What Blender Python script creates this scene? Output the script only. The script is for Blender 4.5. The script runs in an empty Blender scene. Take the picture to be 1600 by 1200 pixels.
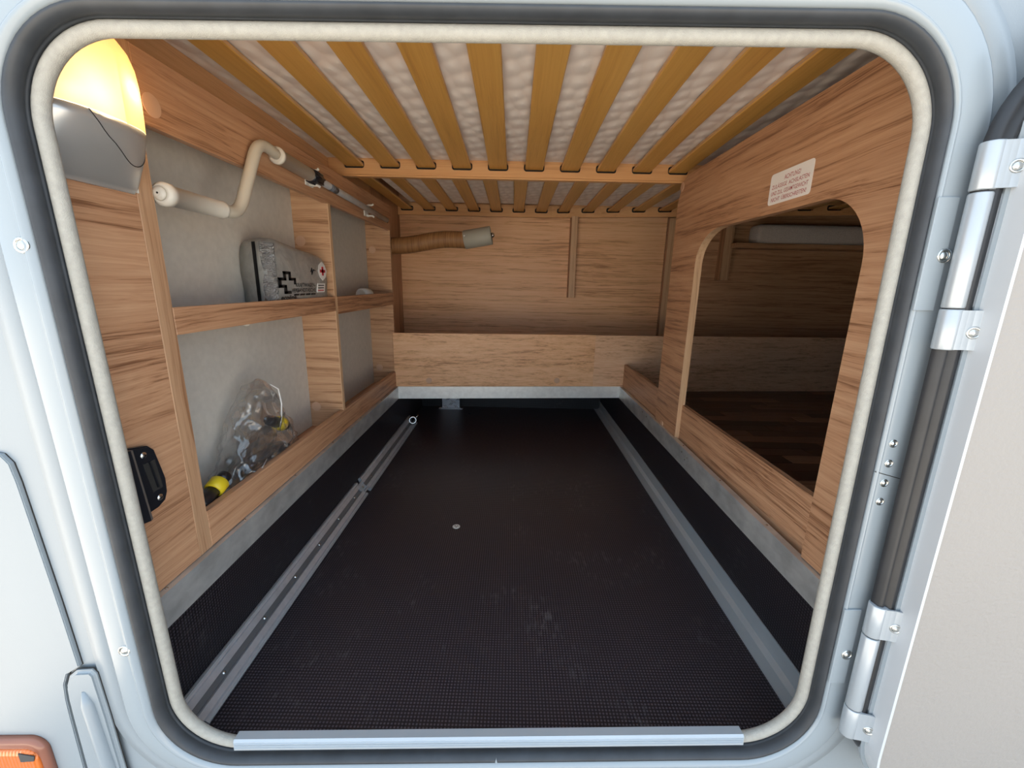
import bpy, bmesh, math, random
from mathutils import Vector, Matrix
from mathutils.geometry import tessellate_polygon
random.seed(7)
scene = bpy.context.scene
COL = scene.collection
S = 0.75                       # metres per drawing unit; camera height above drawing-unit floor datum is 1
GZ = 0.60                      # height of the datum above the ground

def W(x, y, z):                # drawing units -> metres
    return Vector((x*S, (y-.74)*S, (z+1)*S+GZ))

# ------------------------------------------------------------------ camera
cam = bpy.data.cameras.new('camera'); camo = bpy.data.objects.new('camera', cam); COL.objects.link(camo)
cam.sensor_width = 36; cam.lens = 650/1600*36; cam.clip_start = .01; cam.clip_end = 500
pit, yaw, rol = -.2358, -.0010, -.0212
Rc = Matrix.Rotation(yaw, 3, 'Z') @ Matrix.Rotation(pit, 3, 'X') @ Matrix.Rotation(rol, 3, 'Y')
right, fwd, up = Rc.col[0], Rc.col[1], Rc.col[2]
m = Matrix((right, up, -fwd)).transposed().to_4x4(); m.translation = W(0, 0, 0)
camo.matrix_world = m
scene.camera = camo
# ------------------------------------------------------------------ world, sun, exposure
world = bpy.data.worlds.new('sky'); scene.world = world; world.use_nodes = True
bg = world.node_tree.nodes['Background']; bg.inputs[0].default_value = (.66, .82, 1.0, 1); bg.inputs[1].default_value = 1.0
sun = bpy.data.lights.new('sun', 'SUN'); suno = bpy.data.objects.new('sun', sun); COL.objects.link(suno)
sun.energy = 12.0; sun.angle = math.radians(.6); sun.color = (1, .93, .82)
suno.rotation_euler = Vector((.2, -.55, -1)).to_track_quat('-Z', 'Y').to_euler(); suno.location = (0, 6, 8)
vs = scene.view_settings; vs.view_transform = 'Standard'; vs.look = 'None'; vs.gamma = 1; vs.use_curve_mapping = False
vs.exposure = 1.2

# ------------------------------------------------------------------ materials
def srgb(r, g, b):
    f = lambda c: (c/255/12.92 if c/255 <= .04045 else ((c/255+.055)/1.055)**2.4)
    return (f(r), f(g), f(b), 1)
class NT:
    def __init__(s, name):
        s.m = bpy.data.materials.new(name); s.m.use_nodes = True; s.t = s.m.node_tree
        s.b = s.t.nodes['Principled BSDF']; s.out = s.t.nodes['Material Output']
    def n(s, typ, **kw):
        nd = s.t.nodes.new(typ)
        for k, v in kw.items():
            if k.startswith('i_'): nd.inputs[int(k[2:]) if k[2:].isdigit() else k[2:]].default_value = v
            else: setattr(nd, k, v)
        return nd
    def l(s, a, b): s.t.links.new(a, b)
    def coord(s, scale=(1, 1, 1), rot=(0, 0, 0), kind='Object'):
        tc = s.n('ShaderNodeTexCoord'); mp = s.n('ShaderNodeMapping'); mp.inputs['Scale'].default_value = scale; mp.inputs['Rotation'].default_value = rot
        s.l(tc.outputs[kind], mp.inputs[0]); return mp.outputs[0]
    def ramp(s, fac, stops):
        r = s.n('ShaderNodeValToRGB'); e = r.color_ramp.elements
        while len(e) < len(stops): e.new(.5)
        for k, (p, c) in enumerate(stops): e[k].position = p; e[k].color = c
        s.l(fac, r.inputs[0]); return r.outputs[0]
    def bump(s, h, strength=.3, dist=.002):
        b = s.n('ShaderNodeBump'); b.inputs['Strength'].default_value = strength; b.inputs['Distance'].default_value = dist
        s.l(h, b.inputs['Height']); s.l(b.outputs[0], s.b.inputs['Normal'])
    def P(s, **kw):
        for k, v in kw.items(): s.b.inputs[k.replace('_', ' ')].default_value = v
        return s.m
MC = {}
def flat(name, col, rough=.5, metal=0, spec=.5, noise=.06, nscale=8, bump=0, bscale=300):
    """plain coloured material with a little procedural mottling"""
    if name in MC: return MC[name]
    t = NT(name)
    nz = t.n('ShaderNodeTexNoise'); nz.inputs['Scale'].default_value = nscale; nz.inputs['Detail'].default_value = 4
    t.l(t.coord(), nz.inputs['Vector'])
    c0 = tuple(c*(1-noise) for c in col[:3])+(1,); c1 = tuple(min(1, c*(1+noise)) for c in col[:3])+(1,)
    t.l(t.ramp(nz.outputs[0], [(.3, c0), (.7, c1)]), t.b.inputs['Base Color'])
    if bump:
        n2 = t.n('ShaderNodeTexNoise'); n2.inputs['Scale'].default_value = bscale; n2.inputs['Detail'].default_value = 2
        t.l(t.coord(), n2.inputs['Vector']); t.bump(n2.outputs[0], bump, .002)
    MC[name] = t.P(Roughness=rough, Metallic=metal, Specular_IOR_Level=spec); return MC[name]
def wood(name, axis, dark, mid, light, rough=.45, sc=1.0, contrast=1.0):
    """wood print with grain running along one axis of the object (0 x, 1 y, 2 z)"""
    t = NT(name)
    def sv(along, across): v = [across]*3; v[axis] = along; return tuple(v)
    w = t.n('ShaderNodeTexNoise'); w.inputs['Scale'].default_value = 1; w.inputs['Detail'].default_value = 3
    t.l(t.coord(sv(2.2*sc, 9*sc)), w.inputs['Vector'])
    add = t.n('ShaderNodeVectorMath', operation='MULTIPLY_ADD'); add.inputs[1].default_value = (.028,)*3
    t.l(w.outputs['Color'], add.inputs[0])
    tc = t.n('ShaderNodeTexCoord'); t.l(tc.outputs['Object'], add.inputs[2])
    def layer(along, across, detail, rgh):
        mp = t.n('ShaderNodeMapping'); mp.inputs['Scale'].default_value = sv(along*sc, across*sc); t.l(add.outputs[0], mp.inputs[0])
        nz = t.n('ShaderNodeTexNoise'); nz.inputs['Scale'].default_value = 1; nz.inputs['Detail'].default_value = detail; nz.inputs['Roughness'].default_value = rgh
        t.l(mp.outputs[0], nz.inputs['Vector']); return nz.outputs[0]
    a = layer(1.5, 85, 6, .68); b = layer(7, 420, 3, .6); c = layer(.8, 10, 2, .5)
    mx = t.n('ShaderNodeMix', data_type='FLOAT'); mx.inputs[0].default_value = .36; t.l(a, mx.inputs[2]); t.l(b, mx.inputs[3])
    m2 = t.n('ShaderNodeMix', data_type='FLOAT'); m2.inputs[0].default_value = .2; t.l(mx.outputs[0], m2.inputs[2]); t.l(c, m2.inputs[3])
    h = .1*contrast
    t.l(t.ramp(m2.outputs[0], [(.5-.105/contrast, dark), (.5-.02/contrast, mid), (.5+.10/contrast, light)]), t.b.inputs['Base Color'])
    t.bump(b, .08, .001)
    return t.P(Roughness=rough, Specular_IOR_Level=.35)
WD, WM, WL = (.22, .10, .05, 1), (.47, .252, .138, 1), (.58, .34, .198, 1)
WX = wood('walnut_print_x', 0, (.26, .125, .06, 1), (.53, .305, .17, 1), (.63, .395, .235, 1)); WB = wood('walnut_lit_x', 0, (.44, .21, .10, 1), (.79, .455, .24, 1), (.88, .56, .33, 1)); WY, WZ = [wood('walnut_print_'+a, k+1, WD, WM, WL) for k, a in enumerate('yz')]  # back-wall walnut is lightened in colour to make up for dim light there
ED, EM, EL = (.46, .27, .15, 1), (.6, .38, .22, 1), (.68, .46, .28, 1)
EDGE_Z = wood('edge_band', 2, ED, EM, EL); EDGE_Y = wood('edge_band_y', 1, ED, EM, EL)
BX = wood('beech_x', 0, (.50, .25, .10, 1), (.66, .35, .15, 1), (.72, .42, .2, 1), .45, .7, .7)
BY = wood('beech_y', 1, (.56, .29, .14, 1), (.72, .40, .19, 1), (.8, .48, .25, 1), .45, .7, .8)
SLAT = wood('slat_birch', 1, (.48, .24, .055, 1), (.62, .33, .08, 1), (.70, .40, .11, 1), .32, .6, .7)
SLAT_EDGE = wood('slat_edge', 1, (.5, .28, .12, 1), (.62, .36, .17, 1), (.68, .42, .2, 1), .5, .7, .8)
PAINT = flat('white_gelcoat', (.28, .318, .345, 1), .22, noise=.02, nscale=3)
PAINT2 = flat('white_body', (.27, .303, .327, 1), .3, noise=.025, nscale=4, bump=.06, bscale=500)
DOORSKIN = flat('door_skin', (.275, .257, .24, 1), .55, noise=.02, nscale=5, bump=.5, bscale=170)
DOOREDGE = flat('door_edge', (.52, .54, .56, 1), .35, noise=.02)
RUBBER = flat('black_rubber', (.030, .034, .04, 1), .5, spec=.5, noise=.2, nscale=30)
RUBBER2 = flat('door_gasket_rubber', (.016, .017, .02, 1), .4, noise=.2, nscale=30)
CREAM = flat('cream_flock', (.36, .345, .305, 1), .9, noise=.08, nscale=120, bump=.4, bscale=900)
VINYL = flat('grey_vinyl', (.60, .58, .53, 1), .6, noise=.05, nscale=60, bump=.25, bscale=600)
CAP = flat('cap_plastic', (.60, .37, .24, 1), .55, noise=.03)
BLACKP = flat('black_plastic', (.012, .013, .017, 1), .3, noise=.2)
DARK = flat('dark_void', (.02, .018, .016, 1), .9)
ALU = flat('aluminium', (.55, .57, .60, 1), .38, metal=.55, noise=.08, nscale=40)
ALUP = flat('painted_aluminium', (.42, .455, .485, 1), .3, metal=.3, noise=.03)
STEEL = flat('steel_screw', (.62, .62, .6, 1), .25, metal=1, noise=.1)
GREYP = flat('grey_plastic', (.40, .385, .32, 1), .5, noise=.04)
CREAMP = flat('cream_plastic', (.66, .62, .54, 1), .4, noise=.03)
CREAMT = flat('cream_enamel', (.60, .55, .45, 1), .35, noise=.03)
WHITEP = flat('white_plastic', (.7, .68, .63, 1), .4, noise=.03)
YELLOW = flat('yellow_plastic', (.72, .55, .02, 1), .4, noise=.04)
RED = flat('red_print', (.50, .03, .04, 1), .6)
WHITEPR = flat('white_print', (.75, .73, .7, 1), .5)
BLACKPR = flat('black_print', (.01, .01, .012, 1), .5)
CUSH = flat('cushion_cloth', (.72, .67, .63, 1), .9, noise=.1, nscale=200, bump=.4, bscale=500)
INK_RED = flat('sticker_red_ink', (.42, .05, .05, 1), .6)
STICK = flat('sticker_white', (.85, .80, .75, 1), .5, noise=.02)
SHELL = flat('shell_dark', (.12, .1, .08, 1), .9)
def galv():
    t = NT('galvanised_steel')
    v = t.n('ShaderNodeTexVoronoi'); v.inputs['Scale'].default_value = 55; t.l(t.coord((1, 1, 1)), v.inputs['Vector'])
    nz = t.n('ShaderNodeTexNoise'); nz.inputs['Scale'].default_value = 14; nz.inputs['Detail'].default_value = 5; t.l(t.coord((.5, 1, 2)), nz.inputs['Vector'])
    mx = t.n('ShaderNodeMix', data_type='FLOAT'); mx.inputs[0].default_value = .9; t.l(v.outputs['Color'], mx.inputs[2]); t.l(nz.outputs[0], mx.inputs[3])
    t.l(t.ramp(mx.outputs[0], [(.3, (.50, .51, .50, 1)), (.55, (.66, .67, .66, 1)), (.75, (.78, .79, .76, 1))]), t.b.inputs['Base Color'])
    return t.P(Roughness=.36, Metallic=.6)
GALV = galv()
GALV_BACK = flat('galvanised_steel_lit', (.86, .87, .84, 1), .32, metal=.35, noise=.07, nscale=45)  # same galvanised steel, whitened to paint in the brightness of its opening-facing side
def floorply(name, axes, dk=1.0):
    """dark film-faced plywood with a wire-mesh imprint and scuffs"""
    t = NT(name)
    hs = []
    for k in axes:
        wv = t.n('ShaderNodeTexWave', wave_type='BANDS', bands_direction='XYZ'[k], wave_profile='SIN'); wv.inputs['Scale'].default_value = 47
        wv.inputs['Distortion'].default_value = .25; wv.inputs['Detail'].default_value = 1
        t.l(t.coord(), wv.inputs['Vector']); hs.append(wv.outputs[1])
    mul = t.n('ShaderNodeMath', operation='MULTIPLY'); t.l(hs[0], mul.inputs[0]); t.l(hs[1], mul.inputs[1])
    nz = t.n('ShaderNodeTexNoise'); nz.inputs['Scale'].default_value = 5; nz.inputs['Detail'].default_value = 6; nz.inputs['Roughness'].default_value = .7; t.l(t.coord(), nz.inputs['Vector'])
    n2 = t.n('ShaderNodeTexNoise'); n2.inputs['Scale'].default_value = 90; n2.inputs['Detail'].default_value = 3; t.l(t.coord((1, .35, 1)), n2.inputs['Vector'])
    c1 = t.ramp(mul.outputs[0], [(.1, (.012*dk, .009*dk, .011*dk, 1)), (.7, (.078*dk, .068*dk, .084*dk, 1))])
    dust = t.ramp(nz.outputs[0], [(.52, (0, 0, 0, 1)), (.75, (1, 1, 1, 1))]); d2 = t.ramp(n2.outputs[0], [(.5, (0, 0, 0, 1)), (.75, (1, 1, 1, 1))])
    dm = t.n('ShaderNodeMath', operation='MULTIPLY'); t.l(dust, dm.inputs[0]); t.l(d2, dm.inputs[1])
    ds = t.n('ShaderNodeMath', operation='MULTIPLY'); t.l(dm.outputs[0], ds.inputs[0]); ds.inputs[1].default_value = .75*dk
    mx = t.n('ShaderNodeMix', data_type='RGBA'); t.l(ds.outputs[0], mx.inputs[0]); t.l(c1, mx.inputs[6]); mx.inputs[7].default_value = (.16, .15, .15, 1)
    t.l(mx.outputs[2], t.b.inputs['Base Color']); t.bump(mul.outputs[0], .3, .0015)
    return t.P(Roughness=.38, Specular_IOR_Level=.42)
PLY_XY = floorply('mesh_plywood_floor', (0, 1)); PLY_YZ = floorply('mesh_plywood_side', (1, 2), .6); PLY_XZ = floorply('mesh_plywood_back_shaded', (0, 2), .2)  # back copy darkened: shade at the well end put into its colour
def mattress_mat():
    t = NT('mattress_ticking')
    v = t.n('ShaderNodeTexVoronoi', feature='SMOOTH_F1'); v.inputs['Scale'].default_value = 27; v.inputs['Randomness'].default_value = .4; v.inputs['Smoothness'].default_value = .4
    t.l(t.coord((1, .62, 1), (0, 0, .3)), v.inputs['Vector'])
    t.l(t.ramp(v.outputs['Distance'], [(.1, (.93, .84, .77, 1)), (.75, (.82, .70, .62, 1))]), t.b.inputs['Base Color'])
    inv = t.n('ShaderNodeMath', operation='SUBTRACT'); inv.inputs[0].default_value = 1; t.l(v.outputs['Distance'], inv.inputs[1])
    t.bump(inv.outputs[0], .9, .009)
    return t.P(Roughness=.85, Specular_IOR_Level=.2)
MATT = mattress_mat()
def plank_mat():
    t = NT('dark_plank_print'); oi = t.n('ShaderNodeObjectInfo')
    nz = t.n('ShaderNodeTexNoise'); nz.inputs['Scale'].default_value = 1; nz.inputs['Detail'].default_value = 5; t.l(t.coord((3, 70, 3)), nz.inputs['Vector'])
    mx = t.n('ShaderNodeMix', data_type='FLOAT'); mx.inputs[0].default_value = .7; t.l(nz.outputs[0], mx.inputs[2]); t.l(oi.outputs['Random'], mx.inputs[3])
    t.l(t.ramp(mx.outputs[0], [(.12, (.035, .018, .014, 1)), (.5, (.11, .055, .038, 1)), (.72, (.22, .12, .075, 1)), (.88, (.5, .31, .19, 1))]), t.b.inputs['Base Color'])
    return t.P(Roughness=.35)
PLANK = plank_mat()
def ground_mat():
    t = NT('pale_paving'); nz = t.n('ShaderNodeTexNoise'); nz.inputs['Scale'].default_value = 3; nz.inputs['Detail'].default_value = 8; t.l(t.coord(), nz.inputs['Vector'])
    t.l(t.ramp(nz.outputs[0], [(.3, (.40, .36, .31, 1)), (.7, (.52, .47, .41, 1))]), t.b.inputs['Base Color']); return t.P(Roughness=.9)
GROUND = ground_mat()
def film():
    t = NT('clear_plastic_film'); tr = t.n('ShaderNodeBsdfTransparent'); tr.inputs[0].default_value = (.95, .955, .96, 1)
    gl = t.n('ShaderNodeBsdfGlossy'); gl.inputs['Roughness'].default_value = .09; gl.inputs['Color'].default_value = (.95, .96, .97, 1)
    t.P(Roughness=.3, Base_Color=(.7, .71, .72, 1))
    lw = t.n('ShaderNodeLayerWeight'); lw.inputs[0].default_value = .3
    nz = t.n('ShaderNodeTexNoise', noise_type='RIDGED_MULTIFRACTAL'); nz.inputs['Scale'].default_value = 24; nz.inputs['Detail'].default_value = 3; t.l(t.coord(), nz.inputs['Vector'])
    b = t.n('ShaderNodeBump'); b.inputs['Strength'].default_value = .9; b.inputs['Distance'].default_value = .012; t.l(nz.outputs[0], b.inputs['Height'])
    for x in (gl.inputs['Normal'], t.b.inputs['Normal'], lw.inputs['Normal']): t.l(b.outputs[0], x)
    f = t.ramp(lw.outputs['Facing'], [(.0, (.07, .07, .07, 1)), (.9, (.75, .75, .75, 1))])
    g2 = t.n('ShaderNodeMixShader'); g2.inputs[0].default_value = .12; t.l(gl.outputs[0], g2.inputs[1]); t.l(t.b.outputs[0], g2.inputs[2])
    ms = t.n('ShaderNodeMixShader'); t.l(f, ms.inputs[0]); t.l(tr.outputs[0], ms.inputs[1]); t.l(g2.outputs[0], ms.inputs[2]); t.l(ms.outputs[0], t.out.inputs[0])
    return t.m
FILM = film()
def kitcloth():
    t = NT('silver_kit_fabric'); nz = t.n('ShaderNodeTexNoise'); nz.inputs['Scale'].default_value = 22; nz.inputs['Detail'].default_value = 4; nz.inputs['Distortion'].default_value = 1.2; t.l(t.coord(), nz.inputs['Vector'])
    t.l(t.ramp(nz.outputs[0], [(.3, (.30, .30, .285, 1)), (.7, (.42, .42, .40, 1))]), t.b.inputs['Base Color']); t.bump(nz.outputs[0], .35, .01)
    return t.P(Roughness=.36, Metallic=.25)
KIT = kitcloth()
def foil():
    t = NT('shiny_foil_wrap'); nz = t.n('ShaderNodeTexNoise'); nz.inputs['Scale'].default_value = 60; nz.inputs['Detail'].default_value = 3; nz.inputs['Distortion'].default_value = 2; t.l(t.coord((1, 1, 2.2), (.5, .3, 0)), nz.inputs['Vector'])
    t.bump(nz.outputs[0], 1, .016); return t.P(Base_Color=(.85, .86, .86, 1), Roughness=.2, Metallic=.45)
FOIL = foil()
def hosemat():
    t = NT('brown_duct_paper'); nz = t.n('ShaderNodeTexNoise'); nz.inputs['Scale'].default_value = 1; nz.inputs['Detail'].default_value = 3; t.l(t.coord((160, 12, 12)), nz.inputs['Vector'])
    t.l(t.ramp(nz.outputs[0], [(.3, (.22, .10, .035, 1)), (.7, (.40, .20, .075, 1))]), t.b.inputs['Base Color']); return t.P(Roughness=.55)
HOSE = hosemat()
def amber():
    t = NT('amber_lens'); wv = t.n('ShaderNodeTexWave'); wv.inputs['Scale'].default_value = 60; t.l(t.coord(), wv.inputs['Vector']); t.bump(wv.outputs[1], .4, .004)
    return t.P(Base_Color=(.72, .16, .015, 1), Roughness=.15, Coat_Weight=.5)
AMBER = amber()
ROSE = flat('lens_rim', (.28, .11, .07, 1), .15, noise=.1)
SILVER = flat('silver_lamp_base', (.55, .55, .54, 1), .28, metal=.55, noise=.05)
def shade_mat():
    t = NT('lit_diffuser'); tl = t.n('ShaderNodeBsdfTranslucent'); tl.inputs[0].default_value = (.95, .60, .25, 1)
    tp = t.n('ShaderNodeBsdfTransparent'); tp.inputs[0].default_value = (1, .86, .66, 1)
    nz = t.n('ShaderNodeTexNoise'); nz.inputs['Scale'].default_value = 50; t.l(t.coord(), nz.inputs['Vector']); t.l(t.ramp(nz.outputs[0], [(.2, (.70, .60, .48, 1)), (.8, (.74, .64, .52, 1))]), t.b.inputs['Base Color'])
    t.P(Roughness=.3)
    a = t.n('ShaderNodeMixShader'); a.inputs[0].default_value = .82; t.l(tl.outputs[0], a.inputs[1]); t.l(t.b.outputs[0], a.inputs[2])
    b = t.n('ShaderNodeMixShader'); b.inputs[0].default_value = .22; t.l(a.outputs[0], b.inputs[1]); t.l(tp.outputs[0], b.inputs[2]); t.l(b.outputs[0], t.out.inputs[0])
    return t.m
SHADE = shade_mat()

# ------------------------------------------------------------------ mesh helpers (drawing units)
def ident(x, y, z): return (x, y, z)
_yw, _rl = math.radians(1.0), math.radians(.9)
_ex = Vector((math.cos(_yw), math.sin(_yw), 0)); _N = Vector((-math.sin(_yw), math.cos(_yw), 0)); _ez = Vector((0, 0, 1))
_A = math.cos(_rl)*_ex + math.sin(_rl)*_ez; _B = -math.sin(_rl)*_ex + math.cos(_rl)*_ez
def FR(a, d, b):               # vehicle side wall: a along the wall, d inwards, b up (the wall is slightly skew to the furniture)
    v = Vector((0, .74, 0)) + a*_A + d*_N + b*_B; return tuple(v)
def new(): return bmesh.new()
def box(bm, x0, x1, y0, y1, z0, z1, bev=0, seg=1):
    vs_ = [bm.verts.new((x, y, z)) for z in (z0, z1) for y in (y0, y1) for x in (x0, x1)]
    fs = [bm.faces.new([vs_[i] for i in f]) for f in ((0, 2, 3, 1), (4, 5, 7, 6), (0, 1, 5, 4), (2, 6, 7, 3), (0, 4, 6, 2), (1, 3, 7, 5))]
    if bev:
        es = list({e for f in fs for e in f.edges}); bmesh.ops.bevel(bm, geom=es, offset=bev, segments=seg, profile=.5, affect='EDGES')
    return bm
def quadbox(bm, p, q, n, h0, h1, t):
    """board standing between plan points p, q with thickness t along n"""
    (x0, y0), (x1, y1) = p, q; nx, ny = n[0]*t, n[1]*t
    pl = [(x0, y0), (x1, y1), (x1+nx, y1+ny), (x0+nx, y0+ny)]
    a = [bm.verts.new((x, y, h0)) for x, y in pl]; b = [bm.verts.new((x, y, h1)) for x, y in pl]
    bm.faces.new(a[::-1]); bm.faces.new(b)
    for i in range(4): j = (i+1) % 4; bm.faces.new((a[i], a[j], b[j], b[i]))
    bmesh.ops.recalc_face_normals(bm, faces=bm.faces[:]); return bm
def plate(bm, outer, holes, t0, t1, mp):
    """flat plate with holes; 2D points (u,v), thickness coordinate t, mp(u,v,t)->xyz"""
    loops = [outer]+holes
    tris = tessellate_polygon([[Vector((u, v, 0)) for u, v in lp] for lp in loops])
    pts = [p for lp in loops for p in lp]
    A = [bm.verts.new(mp(u, v, t0)) for u, v in pts]; B = [bm.verts.new(mp(u, v, t1)) for u, v in pts]
    for t in tris:
        try: bm.faces.new([A[i] for i in t]); bm.faces.new([B[i] for i in t][::-1])
        except ValueError: pass
    k = 0
    for lp in loops:
        n = len(lp)
        for i in range(n):
            j = (i+1) % n; bm.faces.new((A[k+i], A[k+j], B[k+j], B[k+i]))
        k += n
    bmesh.ops.recalc_face_normals(bm, faces=bm.faces[:]); return bm
def prism(bm, poly, t0, t1, mp): return plate(bm, poly, [], t0, t1, mp)
def tube(bm, pts, r, seg=12, caps=True, closed=False):
    pts = [Vector(p) for p in pts]; n = len(pts); rs = r if isinstance(r, (list, tuple)) else [r]*n
    rings = []; ref = None
    for i, p in enumerate(pts):
        a = pts[(i-1) % n] if closed or i > 0 else p; b = pts[(i+1) % n] if closed or i < n-1 else p
        t = (b-a).normalized()
        if ref is None: ref = t.orthogonal().normalized()
        ref = (ref - t*ref.dot(t)); ref = ref.normalized() if ref.length > 1e-6 else t.orthogonal().normalized()
        bi = t.cross(ref)
        rings.append([bm.verts.new(p + rs[i]*(math.cos(2*math.pi*k/seg)*ref + math.sin(2*math.pi*k/seg)*bi)) for k in range(seg)])
    for i in range(n if closed else n-1):
        A, B = rings[i], rings[(i+1) % n]
        for k in range(seg):
            f = bm.faces.new((A[k], A[(k+1) % seg], B[(k+1) % seg], B[k])); f.smooth = True
    if caps and not closed: bm.faces.new(rings[0][::-1]); bm.faces.new(rings[-1])
    return bm
def dome(bm, c, n, r, h, seg=14, rings=3, ring_hole=0):
    """screw head / cap: low dome on a surface at c with normal n"""
    c = Vector(c); n = Vector(n).normalized(); u = n.orthogonal().normalized(); v = n.cross(u); prev = None
    for k in range(rings+1):
        a = k/rings*math.pi/2; rr = r*math.cos(a)*.999+1e-5; hh = h*math.sin(a)
        if k == rings:
            top = bm.verts.new(c+n*h)
            for i in range(seg): f = bm.faces.new((prev[i], prev[(i+1) % seg], top)); f.smooth = True
        else:
            ring = [bm.verts.new(c+n*hh+rr*(math.cos(2*math.pi*i/seg)*u+math.sin(2*math.pi*i/seg)*v)) for i in range(seg)]
            if prev:
                for i in range(seg): f = bm.faces.new((prev[i], prev[(i+1) % seg], ring[(i+1) % seg], ring[i])); f.smooth = True
            prev = ring
    return bm
def disc(bm, c, n, r, h, seg=20):
    c = Vector(c); n = Vector(n).normalized(); tube(bm, [c-n*.002, c+n*h*.7], r, seg); 
    return dome(bm, c+n*h*.7, n, r, h*.3, seg, 2)
def torus(bm, c, n, R, r, seg=24, sub=10):
    c = Vector(c); n = Vector(n).normalized(); u = n.orthogonal().normalized(); v = n.cross(u)
    return tube(bm, [c+R*(math.cos(2*math.pi*i/seg)*u+math.sin(2*math.pi*i/seg)*v) for i in range(seg)], r, sub, closed=True)
def sock(bm, c, n, r):         # screw with a dark recess ring: washer ring + dome
    torus(bm, c, n, r*.82, r*.2, 16, 6); dome(bm, c, n, r*.62, r*.3, 12, 2); return bm

def link(name, bm, mat, parent=None, mp=ident, smooth=False, label=None, mats=None):
    base = parent.location.copy() if parent else None
    if parent and parent.parent: base = base + parent.parent.location
    for v in bm.verts: v.co = W(*mp(*v.co))
    if base is None:
        xs = [v.co for v in bm.verts]; mn = Vector([min(c[i] for c in xs) for i in range(3)]); mxv = Vector([max(c[i] for c in xs) for i in range(3)])
        base = Vector(((mn.x+mxv.x)/2, (mn.y+mxv.y)/2, mn.z))
    for v in bm.verts: v.co -= base
    me = bpy.data.meshes.new(name)
    if smooth:
        for f in bm.faces: f.smooth = True
    bm.to_mesh(me); bm.free()
    for mm in (mats or [mat]): me.materials.append(mm)
    o = bpy.data.objects.new(name, me); COL.objects.link(o)
    if parent: o.parent = parent
    else: o.location = base
    if label: o['label'] = label
    return o
def thing(name, label, cat, base, group=None, mp=ident):
    o = bpy.data.objects.new(name, None); COL.objects.link(o); o.location = W(*mp(*base)); o.empty_display_size = .05
    o['label'] = label; o['category'] = cat
    if group: o['group'] = group
    return o
def tag(o, label, cat, group=None):
    o['label'] = label; o['category'] = cat
    if group: o['group'] = group
    return o
def struct(o, label=None):
    o['kind'] = 'structure'
    if label: o['label'] = label
    return o
def copy_part(o, parent, delta):
    c = o.copy(); COL.objects.link(c); c.parent = parent; c.location = o.location + delta*1.0; return c
def lettering(name, text, o3, ux, uy, size, mat, parent, width=None, align='LEFT', shear=0, bold=0, mp=ident, label=None):
    """flat lettering lying on a surface; o3 baseline start, ux/uy unit directions, size = cap height"""
    cu = bpy.data.curves.new(name, 'FONT'); cu.body = text; cu.size = 1; cu.shear = shear; cu.offset = bold; cu.align_x = 'LEFT'; cu.resolution_u = 3
    t = bpy.data.objects.new(name+'_tmp', cu); COL.objects.link(t)
    bpy.context.view_layer.update(); dg = bpy.context.evaluated_depsgraph_get()
    me = bpy.data.meshes.new_from_object(t.evaluated_get(dg)); bpy.data.objects.remove(t); bpy.data.curves.remove(cu)
    bm = new(); bm.from_mesh(me); bpy.data.meshes.remove(me)
    xs = [v.co.x for v in bm.verts]; x0, x1 = min(xs), max(xs); sy = size/.69; sx = width/(x1-x0) if width else sy
    ux = Vector(ux); uy = Vector(uy); o3 = Vector(o3); w = (x1-x0)*sx; off = {'LEFT': 0, 'CENTER': -w/2, 'RIGHT': -w}[align]
    for v in bm.verts: v.co = o3 + ux*((v.co.x-x0)*sx+off) + uy*(v.co.y*sy)
    return link(name, bm, mat, parent, mp, label=label)
def rrect(x0, x1, z0, z1, r, n=10, straight=6):
    pts = []
    cs = [(x1-r, z1-r, 0), (x0+r, z1-r, 90), (x0+r, z0+r, 180), (x1-r, z0+r, 270)]
    for k, (cx, cz, a0) in enumerate(cs):
        for i in range(n+1):
            a = math.radians(a0+90*i/n); pts.append((cx+r*math.cos(a), cz+r*math.sin(a)))
        nx_ = cs[(k+1) % 4]; a = math.radians(nx_[2]); q = (nx_[0]+r*math.cos(a), nx_[1]+r*math.sin(a)); p = pts[-1]
        for i in range(1, straight): pts.append((p[0]+(q[0]-p[0])*i/straight, p[1]+(q[1]-p[1])*i/straight))
    return pts
OX0, OX1, OZ0, OZ1, OR = -.726, .644, -1.003, .358, .125      # clear opening of the hatch
def orect(l, r=None, b=None, t=None, n=14):
    r = l if r is None else r; b = l if b is None else b; t = l if t is None else t
    return rrect(OX0-l, OX1+r, OZ0-b, OZ1+t, OR+(l+r+b+t)/4, n)
def ring_sweep(bm, prof, close=False):
    """prof: list of (l,r,b,t,d) offsets from the clear opening"""
    loops = [[bm.verts.new((u, d, v)) for u, v in orect(l, r, b, t)] for l, r, b, t, d in prof]
    n = len(loops[0]); rng = len(loops) if close else len(loops)-1
    for k in range(rng):
        A, B = loops[k], loops[(k+1) % len(loops)]
        for i in range(n): f = bm.faces.new((A[i], A[(i+1) % n], B[(i+1) % n], B[i])); f.smooth = True
    bmesh.ops.recalc_face_normals(bm, faces=bm.faces[:]); return bm

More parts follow.
